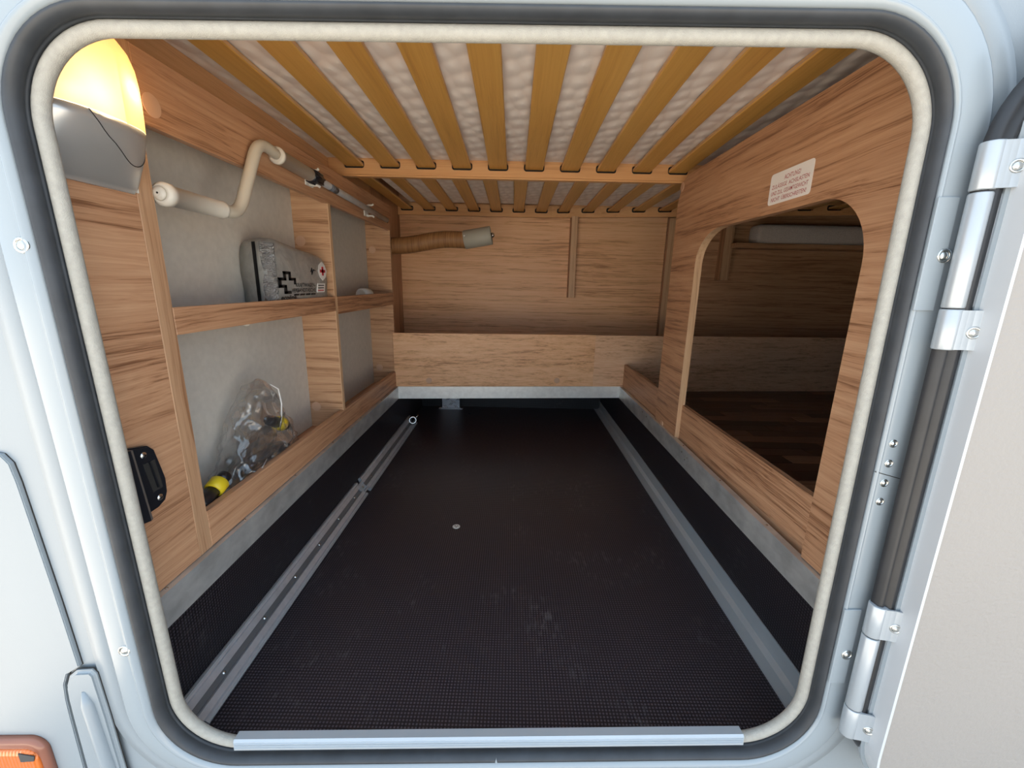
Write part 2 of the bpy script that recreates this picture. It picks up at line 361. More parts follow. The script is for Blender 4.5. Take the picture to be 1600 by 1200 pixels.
# ================================================================== SETTING
g = new(); box(g, -40, 40, -40, 40, -1.82, -1.8); struct(link('ground', g, GROUND), 'pale paved ground outside the vehicle')
YF = 3.56; FZ = -1.07
b = new(); box(b, -.79, .79, .757, YF, FZ-.03, FZ); struct(link('floor', b, PLY_XY), 'dark mesh-imprinted plywood garage floor')
b = new(); box(b, -.82, -.79, .728, YF, FZ-.03, -.71); struct(link('wall_well_left', b, PLY_YZ), 'dark plywood side of the sunken floor on the left')
b = new(); box(b, .79, .82, .757, YF, FZ-.03, -.735); struct(link('wall_well_right', b, PLY_YZ), 'dark plywood side of the sunken floor on the right')
b = new(); box(b, -.82, .82, YF, YF+.03, FZ-.03, -.60); struct(link('wall_well_back', b, PLY_XZ), 'dark plywood end of the sunken floor')
b = new(); box(b, -.987, -.957, .715, 3.56, -.86, .8); struct(link('wall_left', b, VINYL), 'grey vinyl outer wall behind the shelves')
def yl(x): return 2.868+.09*x
def yu(x): return 3.53
kn = Vector((-.09, 1)).normalized()
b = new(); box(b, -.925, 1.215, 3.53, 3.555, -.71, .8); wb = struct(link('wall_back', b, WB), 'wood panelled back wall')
b = new(); box(b, 1.222, 3.15, 3.525, 3.55, -.8, .8); struct(link('wall_back_side_bay', b, WX), 'wood back wall of the dark side bay')
b = new(); box(b, -.955, -.920, 2.835, 3.53, -.72, .8); struct(link('wall_back_return', b, WZ), 'narrow wooden return beside the back wall')
b = new(); box(b, 3.12, 3.15, .78, 3.55, -.8, .8); struct(link('wall_right', b, WY), 'far wooden wall of the side bay')
# vehicle shell around it
HX0, HX1, HZ0, HZ1 = -2.2, 5.2, -1.42, 1.9
b = new(); plate(b, [(HX0, HZ0), (HX1, HZ0), (HX1, HZ1), (HX0, HZ1)], [orect(.07, .07, .07, .07)], -.020, 0, lambda u, v, t: (u, t, v))
wf = struct(link('wall_front', b, PAINT2, None, FR), 'white vehicle side wall around the hatch')
b = new(); ring_sweep(b, [(.087, .083, .085, .085, -.018), (.087, .083, .085, .085, -.026), (.135, .13, .13, .13, -.027), (.141, .136, .136, .136, -.0195)]); link('body_bead', b, PAINT2, wf, FR)
b = new(); box(b, HX0, HX1, .73, 3.75, 1.88, 1.92); struct(link('ceiling', b, SHELL), 'vehicle roof')
b = new(); box(b, HX0, HX1, 3.70, 3.74, HZ0, 1.9); struct(link('wall_far_side', b, SHELL), 'far side wall of the vehicle')
b = new(); box(b, HX0-.02, HX0, .70, 3.74, HZ0, 1.9); struct(link('wall_rear_end', b, SHELL), 'rear end wall of the vehicle')
b = new(); box(b, HX1, HX1+.02, .78, 3.74, HZ0, 1.9); struct(link('wall_cab_end', b, SHELL), 'cab end wall of the vehicle')
b = new(); box(b, HX0, HX1, .72, 3.74, HZ0, HZ0+.02); struct(link('floor_underbody', b, SHELL), 'vehicle underbody')
# side bay floor of dark planks
b = new(); box(b, .80, 3.12, .77, 3.4, -.78, -.752); fb = struct(link('floor_side_bay', b, DARK), 'dark plank floor of the side bay')
pm = None; k = 0; yy = .78
row = 0
while yy < 3.1:
    x = .805 - (row*.37) % .5
    while x < 3.05:
        xa, xb = max(x, .803), min(x+.52, 3.11)
        if xb-xa > .03:
            if pm is None or abs((xb-xa)-.52) > 1e-4:
                q = new(); box(q, xa+.001, xb-.001, yy+.001, yy+.083, -.752, -.745, .0015); o = link('plank', q, PLANK, fb)
                if abs((xb-xa)-.52) < 1e-4: pm = (o, xa, yy)
            else: copy_part(pm[0], fb, Vector(((xa-pm[1])*S, (yy-pm[2])*S, 0)))
        x += .52
    yy += .085; row += 1
# galvanised lips round the floor well
gz0, gz1 = -.792, -.707
b = new(); box(b, -.79, -.784, .73, 2.80, gz0, gz1); box(b, -.803, -.79, .73, 2.80, gz1-.004, gz1); t1 = struct(link('trim_1', b, GALV), 'galvanised steel lip along the left of the floor well')
b = new(); box(b, .784, .79, .757, 2.935, gz0, gz1); box(b, .79, .806, .757, 2.935, gz1-.004, gz1); t2 = struct(link('trim_2', b, GALV), 'galvanised steel lip along the right of the floor well')
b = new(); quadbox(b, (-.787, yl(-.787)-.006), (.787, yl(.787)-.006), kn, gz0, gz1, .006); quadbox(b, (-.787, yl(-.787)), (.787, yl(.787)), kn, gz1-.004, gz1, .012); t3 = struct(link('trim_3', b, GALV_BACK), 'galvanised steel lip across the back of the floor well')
for y in (.83, 1.12, 1.42, 1.75, 2.1, 2.45): q = new(); dome(q, (-.7955, y, gz1), (0, 0, 1), .004, .002, 10, 2); link('screw', q, STEEL, t1)
for y, z in ((1.78, -.73), (1.72, -.735), (1.74, -.75), (2.3, -.73), (2.38, -.726)): q = new(); dome(q, (.784, y, z), (-1, 0, 0), .0042, .002, 10, 2); link('screw', q, STEEL, t2)
for y in (1.15, 1.45, 1.80): q = new(); dome(q, (.797, y, gz1), (0, 0, 1), .004, .002, 10, 2); link('screw', q, STEEL, t2)

# ================================================================== HATCH FRAME, SEALS (on the vehicle wall)
hf = thing('hatch_frame', 'pale blue-white moulded frame running round the open hatch', 'door frame', (0, -.03, -1.09), None, FR)
b = new(); ring_sweep(b, [(.033, .0245, .032, .031, .0), (.033, .0245, .032, .031, -.030), (.035, .0255, .034, .033, -.037), (.041, .027, .04, .038, -.0415), (.045, .029, .044, .042, -.043), (.0485, .031, .047, .045, -.0415), (.0495, .032, .048, .046, -.040), (.052, .034, .050, .048, -.0405), (.083, .079, .08, .08, -.0405), (.087, .083, .085, .085, -.038), (.089, .086, .088, .088, -.019)])
link('profile', b, PAINT, hf, FR)
for a_, b_ in ((-.777, .056), (-.780, -.722)): q = new(); sock(q, (a_, -.0405, b_), (0, -1, 0), .0125); link('screw', q, STEEL, hf, FR)
for b_ in (-.278, -.317, -.356, -.394): q = new(); sock(q, (.690, -.0405, b_), (0, -1, 0), .008); link('rivet', q, STEEL, hf, FR)
q = new(); prism(q, [(.668, -.3325), (.722, -.348), (.722, -.3495), (.668, -.334)], -.0408, -.04, lambda u, v, t: (u, t, v)); link('seam', q, DARK, hf, FR)
b = new(); ring_sweep(b, [(.0215, .0215, .0215, .0215, .006), (.0205, .0175, .020, .0205, -.006), (.0185, .0155, .0195, .0185, -.012), (.0180, .0150, .0195, .0180, -.0165), (.0200, .0160, .0205, .020, -.0178), (.0185, .0150, .0200, .0185, -.0195), (.0190, .0155, .0205, .0190, -.0265), (.0215, .0175, .0225, .0215, -.0335), (.0255, .0205, .026, .0255, -.0375), (.0300, .0230, .030, .0290, -.0388), (.0328, .0243, .0318, .0308, -.0360)])
rs = thing('rubber_seal', 'black ribbed rubber seal lining the hatch frame', 'seal', (-.04, -.02, -1.035), None, FR)
link('bulb_profile', b, RUBBER, rs, FR)
q = new(); prism(q, [(-.036, -1.033), (-.031, -1.033), (-.0325, -1.026), (-.0335, -1.021), (-.0345, -1.026)], -.0395, -.036, lambda u, v, t: (u, t, v)); link('joint_gap', q, PAINT, rs, FR)
cb = [(u, -.004, v) for u, v in orect(.0095, n=16)]
b = new(); tube(b, cb, .0115, 12, closed=True); tag(link('edge_piping', b, CREAM, None, FR), 'cream flocked edge piping inside the black rubber seal', 'seal')
sp = thing('sill_strip', 'ribbed aluminium sill strip along the bottom of the hatch', 'sill', (-.04, -.012, -1.02), None, FR)
b = new()
prof = [(-.001, -.985), (-.020, -.9835), (-.0245, -.987), (-.0255, -1.008), (-.021, -1.010), (-.001, -1.003)]
prism(b, prof, -.614, .523, lambda u, v, t: (t, u, v)); link('strip', b, ALUP, sp, FR)
for k in range(3):
    z = -.9895-.0055*k; b = new(); prism(b, [(-.024, z+.0012), (-.0272, z), (-.024, z-.0012)], -.612, .521, lambda u, v, t: (t, u, v)); link('rib', b, ALUP, sp, FR)

# hinges
AX, AD = .708, -.0675
def hinge(zt, zm0, zm1, zb, leaf, sc, label):
    h = thing('hinge', label, 'hinge', (AX, AD, zb), 'hatch hinges', FR)
    def barrel(z0, z1, r, name, mat):
        b = new(); tube(b, [(AX, AD, z0), (AX, AD, z0+.002), (AX, AD, z1-.002), (AX, AD, z1)], [r*.93, r, r, r*.93], 20); return link(name, b, mat, h, FR)
    mb = barrel(zm0+.002, zm1-.002, .0145, 'barrel', ALUP)
    b = new(); box(b, AX+.008, AX+.026, AD-.010, AD-.003, zm0+.003, zm1-.003, .002); link('barrel_flange', b, ALU, h, FR)
    b = new(); box(b, leaf[0], AX-.006, -.0445, -.0405, leaf[1], leaf[2], .001); lf = link('frame_leaf', b, PAINT, h, FR)
    q = new(); sock(q, (sc[0], -.0445, sc[1]), (0, -1, 0), .0115); link('screw', q, STEEL, lf, FR)
    for z0, z1 in ((zm1, zt), (zb, zm0)):
        kb = barrel(z0+.001, z1, .0150, 'knuckle', ALUP)
        b = new(); mx = lambda u, v, t: (u, v, t)
        prism(b, [(AX+.002, AD-.0150), (AX+.011, AD-.0165), (AX+.019, AD-.0185), (AX+.027, AD-.0220), (AX+.038, AD-.0285), (AX+.038, AD-.0250), (AX+.027, AD-.0185), (AX+.019, AD-.0150), (AX+.011, AD-.0125), (AX+.002, AD-.008)], z0+.002, z1-.001, mx); link('door_leaf', b, ALUP, h, FR)
        q = new(); sock(q, (AX+.0225, AD-.0203, (z0+z1)/2-.003), (-.38, -.92, 0), .0100); link('screw', q, STEEL, h, FR)
    return h
hinge(.208, -.036, .140, -.102, (.668, -.040, .137), (.697, .048), 'upper silver hatch hinge with long barrel')
hinge(-.598, -.848, -.668, -.918, (.668, -.815, -.632), (.692, -.741), 'lower silver hatch hinge near the bottom corner')
# opened door
dr = thing('hatch_door', 'open white hatch door with textured beige inner skin', 'door', (.745, -.1, -1.03), None, FR)
th = math.radians(8); DX, DY = math.cos(th), -math.sin(th); NX, NY = -math.sin(th), -math.cos(th)
P0 = (.737, -.078)
def DF(s_, t_, z_): return FR(P0[0]+s_*DX+t_*NX, P0[1]+s_*DY+t_*NY, z_)
dz0, dz1 = -1.06, .405
b = new(); plate(b, rrect(0, 1.45, dz0, dz1, .14, 12, 3), [rrect(.0045, 1.445, dz0+.0045, dz1-.0045, .135, 12, 3)], 0, .040, lambda u, v, t: (u, t, v)); link('edge_frame', b, DOOREDGE, dr, DF)
b = new(); prism(b, rrect(.002, 1.448, dz0+.002, dz1-.002, .138, 12, 3), .001, .0385, lambda u, v, t: (u, t, v)); link('inner_skin', b, DOORSKIN, dr, DF)
b = new(); plate(b, rrect(-.007, 1.457, dz0-.007, dz1+.007, .147, 12, 3), [rrect(.001, 1.449, dz0+.001, dz1-.001, .139, 12, 3)], -.004, .0035, lambda u, v, t: (u, t, v)); link('edge_lip', b, PAINT, dr, DF)
# gasket wrapped round the door edge
path = [p for p in rrect(-.022, 1.472, dz0+.055, dz1-.055, .16, 12, 8)]
b = new()
gp = [(-.017, -.012), (-.012, .004), (-.004, .0055), (.001, -.001), (.007, .0035), (.014, .001), (.018, -.013)]   # (outwards, height) section
n = len(path); rings = []
for i in range(n):
    p0, p1 = Vector(path[i-1]), Vector(path[(i+1) % n]); t = (p1-p0).normalized(); o_ = Vector((t.y, -t.x))
    rings.append([b.verts.new((path[i][0]+o_.x*q[0], q[1]-.001, path[i][1]+o_.y*q[0])) for q in gp])
for i in range(n):
    A, B = rings[i], rings[(i+1) % n]
    for k in range(len(gp)-1): f = b.faces.new((A[k], A[k+1], B[k+1], B[k])); f.smooth = True
bmesh.ops.recalc_face_normals(b, faces=b.faces[:]); link('gasket', b, RUBBER2, dr, DF)
# left of the hatch: flap, cap, marker lamp
fl = thing('service_flap', 'white service flap set in the side wall left of the hatch', 'flap', (-1.2, -.03, -1.34), None, FR)
fpoly = [(-1.6, -.300), (-.945, -.300), (-.926, -.304), (-.914, -.322), (-.910, -.36), (-.900, -.62), (-.896, -.775), (-.925, -.793), (-.937, -.82), (-.942, -.86), (-.944, -.9), (-.958, -1.34), (-1.6, -1.34)]
b = new(); prism(b, [(u+.0025 if u > -1.5 else u, v) for u, v in fpoly], -.0205, -.0202, lambda u, v, t: (u, t, v)); link('gap', b, DARK, fl, FR)
b = new(); prism(b, fpoly, -.0285, -.0206, lambda u, v, t: (u, t, v)); bmesh.ops.bevel(b, geom=[e for e in b.edges if all(abs(v.co.y+.0285) < 1e-5 for v in e.verts) and len(e.link_faces) == 2 and e.calc_face_angle(0) > .5], offset=.0016, segments=2, affect='EDGES'); link('panel', b, PAINT2, fl, FR)
def cap_piece():
    o = thing('moulded_trim', 'white rounded moulded cap below the service flap edge', 'trim cap', (-.9, -.03, -1.36), None, FR)
    pl = [(-.928, -.82), (-.917, -.795), (-.900, -.781), (-.868, -.779), (-.861, -.79), (-.858, -.9), (-.853, -1.35), (-.945, -1.35), (-.933, -.9), (-.931, -.85)]
    b = new(); prism(b, [(u*1.0+(-.002 if u < -.9 else .002), v+.002) for u, v in pl], -.0275, -.0268, lambda u, v, t: (u, t, v)); link('gap', b, DARK, o, FR)
    b = new(); prism(b, pl, -.036, -.0275, lambda u, v, t: (u, t, v))
    bmesh.ops.bevel(b, geom=[e for e in b.edges if all(abs(v.co.y+.036) < 1e-5 for v in e.verts) and len(e.link_faces) == 2 and e.calc_face_angle(0) > .5], offset=.006, segments=3, affect='EDGES'); link('cap', b, PAINT2, o, FR)
    b = new(); tube(b, [(-.892, -.034, -.83), (-.888, -.036, -.86), (-.880, -.036, -1.1), (-.876, -.036, -1.33)], [.004, .012, .014, .014], 12); link('ridge', b, PAINT2, o, FR)
cap_piece()
ml = thing('side_marker_lamp', 'amber side marker lamp at the lower left corner', 'lamp', (-1.1, -.03, -1.12), None, FR)
def dlens(bm, x0, x1, z0, z1, r, d0, d1, inset):
    A = rrect(x0, x1, z0, z1, r, 8, 2); B = rrect(x0+inset*.3, x1-inset*.3, z0+inset*.3, z1-inset*.3, r*.9, 8, 2); C = rrect(x0+inset, x1-inset, z0+inset, z1-inset, r*.7, 8, 2)
    la = [bm.verts.new((u, d0, v)) for u, v in A]; lb = [bm.verts.new((u, d0+(d1-d0)*.7, v)) for u, v in B]; lc = [bm.verts.new((u, d1, v)) for u, v in C]; n = len(la)
    for P_, Q_ in ((la, lb), (lb, lc)):
        for i in range(n): f = bm.faces.new((P_[i], P_[(i+1) % n], Q_[(i+1) % n], Q_[i])); f.smooth = True
    bm.faces.new(lc); bm.faces.new(la[::-1]); bmesh.ops.recalc_face_normals(bm, faces=bm.faces[:]); return bm
b = new(); dlens(b, -1.22, -1.004, -1.10, -.952, .035, -.029, -.043, .010); link('rim', b, ROSE, ml, FR)
b = new(); dlens(b, -1.21, -1.014, -1.09, -.972, .03, -.041, -.049, .012); link('lens', b, AMBER, ml, FR)
b = new(); prism(b, [(-1.05, -.977), (-1.018, -.985), (-1.022, -.998), (-1.05, -1.0)], -.0498, -.048, lambda u, v, t: (u, t, v)); link('reflector', b, RUBBER, ml, FR)

# ================================================================== LEFT: SHELF UNIT
su = thing('shelf_unit', 'walnut-look shelf unit with grey open compartments along the left wall', 'shelf unit', (-.87, 1.8, -.71))
XL = -.80
b = new(); box(b, XL-.024, XL, .722, .945, -.706, .467, .001); link('front_panel', b, WY, su)
b = new(); box(b, -.957, XL+.001, .945, .988, -.706, .467, .001); link('divider', b, wood('strip_wood', 2, (.30, .15, .075, 1), (.47, .275, .155, 1), (.55, .34, .2, 1)), su)
b = new(); box(b, -.957, XL, 1.900, 1.922, -.70, .46, .001); d2 = link('divider', b, WX, su)
b = new(); box(b, XL-.003, XL+.0005, 1.8995, 1.9225, -.605, .318); link('edge_band', b, EDGE_Z, d2)
b = new(); box(b, -.957, XL, 2.812, 2.835, -.70, .46, .001); d3 = link('divider', b, WX, su)
b = new(); box(b, XL-.02, XL+.001, .988, 2.83, .318, .467, .001); link('top_rail', b, WY, su)
b = new(); box(b, XL-.006, XL+.0012, .988, 1.899, -.135, -.070, .001); link('shelf_lip', b, WY, su)
b = new(); box(b, XL-.02, XL+.0012, 1.923, 2.825, -.150, -.072, .001); link('shelf_lip', b, WY, su)
b = new(); box(b, -.957, XL-.006, .988, 1.90, -.128, -.112); link('shelf', b, WY, su)
b = new(); box(b, -.957, XL-.02, 1.922, 2.812, -.128, -.112); link('shelf', b, WY, su)
b = new(); box(b, XL-.02, XL+.0014, .988, 2.812, -.705, -.602, .001); link('bottom_lip', b, WY, su)
b = new(); box(b, -.957, XL-.02, .988, 2.812, -.70, -.684); link('bottom_shelf', b, WY, su)
for c, nrm, r in (((XL+.001, 1.022, .363), (1, 0, 0), .024), ((-.930, 1.90, .163), (0, -1, 0), .022), ((-.928, 1.90, -.586), (0, -1, 0), .022), ((-.918, 2.812, .196), (0, -1, 0), .022), ((-.912, 2.812, -.577), (0, -1, 0), .022), ((XL-.0185, 2.74, -.6035), (0, 0, 1), .010)):
    q = new(); disc(q, c, nrm, r, .0025); link('cover_cap', q, CAP, su)
q = new(); dome(q, (-.83, 1.30, -.137), (0, 0, -1), .010, .008); link('shelf_peg', q, CREAMP, su)

# ================================================================== RIGHT: PARTITION
pp = thing('partition_panel', 'walnut-look partition panel with large arched cut-out on the right', 'panel', (.81, 1.45, -.73))
XR = .797; cy0, cy1 = .995, 1.908
outer = [(.752, .50), (.752, -.700), (.992, -.705)]
arch = [(cy0, -.705), (cy0, .03)]
def arc(cx, cz, rx, rz, a0, a1, n=12): return [(cx+rx*math.cos(math.radians(a0+(a1-a0)*i/n)), cz+rz*math.sin(math.radians(a0+(a1-a0)*i/n))) for i in range(n+1)]
arch += arc(cy0+.165, .060, .165, .168, 180, 90)
arch += [(1.30, .2285)]
arch += arc(cy1-.195, .105, .195, .1285, 90, 0)
arch += [(cy1, .0), (cy1, -.728)]
poly = [(.752, .505), (.752, -.700)] + arch + [(2.195, -.728), (2.195, .40), (2.15, .49), (2.10, .508)]
b = new(); prism(b, poly, XR, XR+.030, lambda u, v, t: (t, u, v)); pn = link('panel', b, WY, pp)
# lighter edge band in the cut-out
b = new(); pts = [(cy1, -.728), (cy1, -.30), (cy1, .0)] + arc(cy1-.195, .105, .195, .1285, 0, 90)
la = [b.verts.new((XR-.0005, u-.001, v)) for u, v in pts]; lb = [b.verts.new((XR+.0305, u-.001, v)) for u, v in pts]
lc = [b.verts.new((XR-.0005, u+.0015, v)) for u, v in pts]
for i in range(len(pts)-1): b.faces.new((la[i], la[i+1], lb[i+1], lb[i])); b.faces.new((la[i], lc[i], lc[i+1], la[i+1]))
bmesh.ops.recalc_face_normals(b, faces=b.faces[:]); link('edge_band', b, EDGE_Z, pp)
for y, z, r in ((2.155, .468, .021), (2.09, -.703, .020)): q = new(); disc(q, (XR, y, z), (-1, 0, 0), r, .003); link('cover_cap', q, CAP, pp)
b = new(); pl = [(.828, .757), (.806, yl(.8)-.004)]; quadbox(b, pl[0], pl[1], (1, 0), -.738, -.545, .020)
tag(link('base_board', b, WY), 'low wooden base board running behind the cut-out panel', 'board')
# sticker
sk = thing('warning_sticker', 'white warning sticker with red German text above the cut-out', 'sticker', (XR, 1.31, .25))
so = [(1.415, .356), (1.222, .327), (1.2165, .2565), (1.408, .2585)]
b = new(); cs = (1.316, .300); w_, h_ = .193, .090
b = new(); prism(b, [(u, v) for u, v in rrect(1.316-w_/2, 1.316+w_/2, .300-h_/2, .300+h_/2, .010, 5, 2)], XR-.0012, XR+.0002, lambda u, v, t: (t, u, v)); link('label_sheet', b, STICK, sk)
for k, (tx, wd, sz) in enumerate((('ACHTUNG!', .072, .0125), ('ZULÄSSIGE  ACHSLASTEN', .168, .0112), ('UND ZUL. GESAMTGEWICHT', .168, .0112), ('NICHT  ÜBERSCHREITEN!', .160, .0112))):
    lettering('red_lettering', tx, (XR-.0016, 1.316-(.008 if k == 0 else 0), .3185-.0185*k), (0, -1, 0), (0, 0, 1), sz, INK_RED, sk, wd, 'CENTER', 0, .004)

# ================================================================== BACK WALL BOARDS
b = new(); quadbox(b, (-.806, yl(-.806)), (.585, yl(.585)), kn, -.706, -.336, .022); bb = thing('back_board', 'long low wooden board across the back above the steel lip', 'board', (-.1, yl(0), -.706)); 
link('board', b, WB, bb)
for x in (-.575, .323): q = new(); disc(q, (x, yl(x), -.664), (.09, -1, 0), .020, .0025); link('cover_cap', q, CAP, bb)
b = new(); quadbox(b, (.585, yl(.585)-.002), (3.1, yl(3.1)-.002), kn, -.75, -.339, .022); tag(link('joining_board', b, wood('walnut_pale', 0, (.46, .25, .14, 1), (.77, .47, .28, 1), (.86, .58, .38, 1))), 'paler wooden board joined to the right end of the back board', 'board')
def batten(x0, x1, y0, y1, z0, z1, label):
    o = thing('batten', label, 'batten', ((x0+x1)/2, y0, z0)); b = new(); box(b, x0, x1, y0+.001, y1, z0, z1, .0015); link('stick', b, WZ, o); b = new(); box(b, x0+.002, x1-.002, y0, y0+.0015, z0+.001, z1); link('edge_band', b, EDGE_Z, o)
batten(.440, .490, 3.43, 3.53, -.098, .520, 'short vertical wooden batten hanging on the back wall')
batten(1.645, 1.715, 3.44, 3.525, .064, .53, 'vertical wooden batten inside the dark side bay')
batten(1.217, 1.275, 3.49, 3.525, -.42, .53, 'slim corner batten where the back wall meets the partition')
b = new(); box(b, 1.70, 3.11, 3.36, 3.525, .308, .344, .002); tag(link('bay_shelf', b, WX), 'wooden shelf board inside the dark side bay', 'shelf')
b = new(); box(b, 1.86, 3.05, 3.365, 3.52, .346, .486, .035, 3); cu_ = link('seat_cushion', b, CUSH, smooth=True); tag(cu_, 'grey upholstered cushion lying on the side bay shelf', 'cushion')

# ================================================================== BEDS
Y1, Y2 = 2.207, 3.475
def slat(parent, x, y0, y1, za, zb, w=.087, th_=.013, dx=0):
    """bowed slat from (x,y0) to (x+dx,y1); za / zb underside heights"""
    b = new(); N_ = 10; rows = []
    for i in range(N_+1):
        f = i/N_; y = y0+(y1-y0)*f; z = za+(zb-za)*(f**2); xx = x+dx*f
        sec = [(-w/2, .003), (-w/2+.003, 0), (w/2-.003, 0), (w/2, .003), (w/2, th_), (-w/2, th_)]
        rows.append([b.verts.new((xx+u, y, z+v)) for u, v in sec])
    for i in range(N_):
        for k in range(6):
            f = b.faces.new((rows[i][k], rows[i][(k+1) % 6], rows[i+1][(k+1) % 6], rows[i+1][k]))
            f.material_index = 1 if k in (3, 5) else 0
    b.faces.new(rows[0]); b.faces.new(rows[-1][::-1]); bmesh.ops.recalc_face_normals(b, faces=b.faces[:])
    return link('slat', b, SLAT, parent, mats=[SLAT, SLAT_EDGE])
def slot_hole(x, z0, w=.100, h=.036, r=.013): return [(u, v) for u, v in rrect(x-w/2, x+w/2, z0, z0+h, r, 4, 1)]
def bed_beam(parent, xs, x0, x1, y, zb, zt, sz, mpf, th_=.026, capz=.487):
    holes = [slot_hole(x, z) for x, z in zip(xs, sz)]
    b = new(); plate(b, [(x0, zb), (x1, zb), (x1, zt), (x0, zt)], holes, 0, th_, mpf); return link('cross_beam', b, BX, parent)
liner = []
def slot_liner(parent, x, y, z):
    if not liner:
        b = new(); prism(b, slot_hole(x, z, .102, .038, .014), 0, .004, lambda u, v, t: (u, y+.012+t, v)); liner.append((link('slot_liner', b, DARK, parent), x, y, z, parent))
    else:
        o, x0, y0, z0, p0 = liner[0]; c = copy_part(o, parent, W(x, y, z)-W(x0, y0, z0)+p0.location-parent.location)
b1 = thing('bed_frame', 'near slatted bed frame spanning the top of the garage', 'bed frame', (0, 1.5, .495))
xs1 = [-.787+.1749*k for k in range(10)]
bed_beam(b1, xs1, -.912, 1.2, Y1, .505, .585, [.5325]*10, lambda u, v, t: (u, Y1+t, v))
b = new(); box(b, -.912, 1.2, Y1-.004, Y1+.030, .4950, .5045, .002); link('beam_lip', b, BX, b1)
for x in xs1: slat(b1, x, .82, Y1+.010, .578, .5425); slot_liner(b1, x, Y1, .5315)
b = new(); box(b, -.950, -.914, .74, Y1+.02, .500, .640, .002); link('side_rail', b, BY, b1)
def matt(x0, x1, y0, y1, za, zb, zt, name, label, skew=0):
    b = new(); lo = []; N_ = 12
    for i in range(N_+1):
        f = i/N_; y = y0+(y1-y0)*f; z = za+(zb-za)*f*f
        lo.append([b.verts.new((x0, y, z)), b.verts.new((x1, y, z)), b.verts.new((x1, y, zt)), b.verts.new((x0, y, zt))])
    for i in range(N_):
        for k in range(4): b.faces.new((lo[i][k], lo[i][(k+1) % 4], lo[i+1][(k+1) % 4], lo[i+1][k]))
    b.faces.new(lo[0]); b.faces.new(lo[-1][::-1]); bmesh.ops.recalc_face_normals(b, faces=b.faces[:])
    return tag(link(name, b, MATT), label, 'mattress')
matt(-.912, 1.2, .80, Y1-.006, .5925, .5755, .78, 'mattress', 'quilted cream mattress resting on the near bed slats')
b2 = thing('bed_frame', 'far slatted bed frame above the back wall panel', 'bed frame', (0, 2.8, .51))
xs2 = [-.846+.1749*k for k in range(7)]
bed_beam(b2, xs2, -.918, .285, Y2, .512, .60, [.5425]*7, lambda u, v, t: (u, Y2+t, v))
for x in xs2: slat(b2, x, Y1+.032, Y2+.010, .560, .5525, .080); slot_liner(b2, x, Y2, .5415)
def y2b(u): return Y2-.19*(u-.285)
def mp2(u, v, t): return (u, y2b(u)+t, v)
xs3 = [.375+.185*k for k in range(15)]
bed_beam(b2, xs3, .285, 3.08, Y2, .512, .60, [.5425]*15, mp2)
for x in xs3: slat(b2, x, Y1+.032, y2b(x)+.010, .560, .5525, .080); slot_liner(b2, x, y2b(x), .5415)
b = new(); box(b, -.952, -.922, Y1+.03, 3.47, .50, .640, .001); link('side_rail', b, BY, b2)
matt(-.775, 1.15, Y1+.035, 3.30, .576, .576, .78, 'mattress', 'quilted cream mattress resting on the far bed slats')
b = new(); box(b, -.95, 3.1, .78, 3.52, .785, .80); struct(link('ceiling_bed_deck', b, DARK), 'dark deck above the mattresses')

# ================================================================== FLOOR FITTINGS
def lash(y0, y1, label):
    r = thing('lashing_rail', label, 'rail', (-.762, (y0+y1)/2, FZ), 'floor lashing rails')
    # section across the 45 degree corner: e along the slope (from wall edge to floor edge), n outwards
    pw, pf = Vector((-.789, -1.002)), Vector((-.727, -1.0695)); e = (pf-pw); L = e.length; e.normalize(); nn = Vector((-e.y, e.x))
    if nn.x < 0: nn = -nn
    def P(s_, h_): q = pw+e*s_*L+nn*h_; return (q.x, q.y)
    prof = [P(0, 0), P(.02, .008), P(.07, .0125), P(.16, .0135), P(.20, .0085), P(.385, .0085), P(.40, -.007), P(.60, -.007), P(.615, .0085), P(.80, .0085), P(.84, .0135), P(.93, .0125), P(.98, .008), P(1, 0), P(.8, -.010), P(.2, -.010)]
    b = new(); prism(b, prof, y0, y1, lambda u, v, t: (u, t, v)); link('rail_profile', b, ALU, r)
    b = new(); prism(b, [P(.402, -.0072), P(.598, -.0072), P(.598, -.0055), P(.402, -.0055)], y0+.001, y1-.001, lambda u, v, t: (u, t, v)); link('groove', b, flat('groove_shade', (.17, .18, .19, 1), .4, metal=.4), r)  # dark strip paints the shade in the bottom of the groove
    for s0 in (.045, .885):
        b = new(); prism(b, [P(s0, .0115), P(s0+.07, .0125), P(s0+.06, .0148), P(s0+.01, .0142)], y0, y1, lambda u, v, t: (u, t, v)); link('ridge', b, ALUP, r)
    y = y0+.12
    while y < y1-.02:
        c = P(.5, -.0056); q = new(); dome(q, (c[0], y, c[1]), (nn.x, 0, nn.y), .006, .004, 10, 2); link('screw', q, STEEL, r); y += .19
    return P, nn
P_, nn = lash(.79, 1.935, 'near aluminium lashing rail on the left floor edge'); lash(1.985, 3.05, 'far aluminium lashing rail on the left floor edge')
jt = thing('rail_joint', 'small aluminium joint between the two lashing rails', 'joint', (P_(.5, 0)[0], 1.96, FZ))
b = new(); prism(b, [P_(.22, -.004), P_(.78, -.004), P_(.78, .009), P_(.70, .009), P_(.66, .001), P_(.34, .001), P_(.30, .009), P_(.22, .009)], 1.93, 1.99, lambda u, v, t: (u, t, v)); link('joint_body', b, ALUP, jt)
b = new(); c = P_(.5, .004); tube(b, [(c[0], 1.955, c[1]), (c[0]+nn.x*.004, 1.955, c[1]+nn.y*.004)], .006, 6); link('grub_screw', b, STEEL, jt)
ey = thing('lashing_eye', 'round steel lashing eye at the far end of the left rail', 'lashing ring', (P_(.5, 0)[0], 3.0, FZ))
c = Vector((P_(.55, .022)[0], 2.98, P_(.55, .022)[1]))
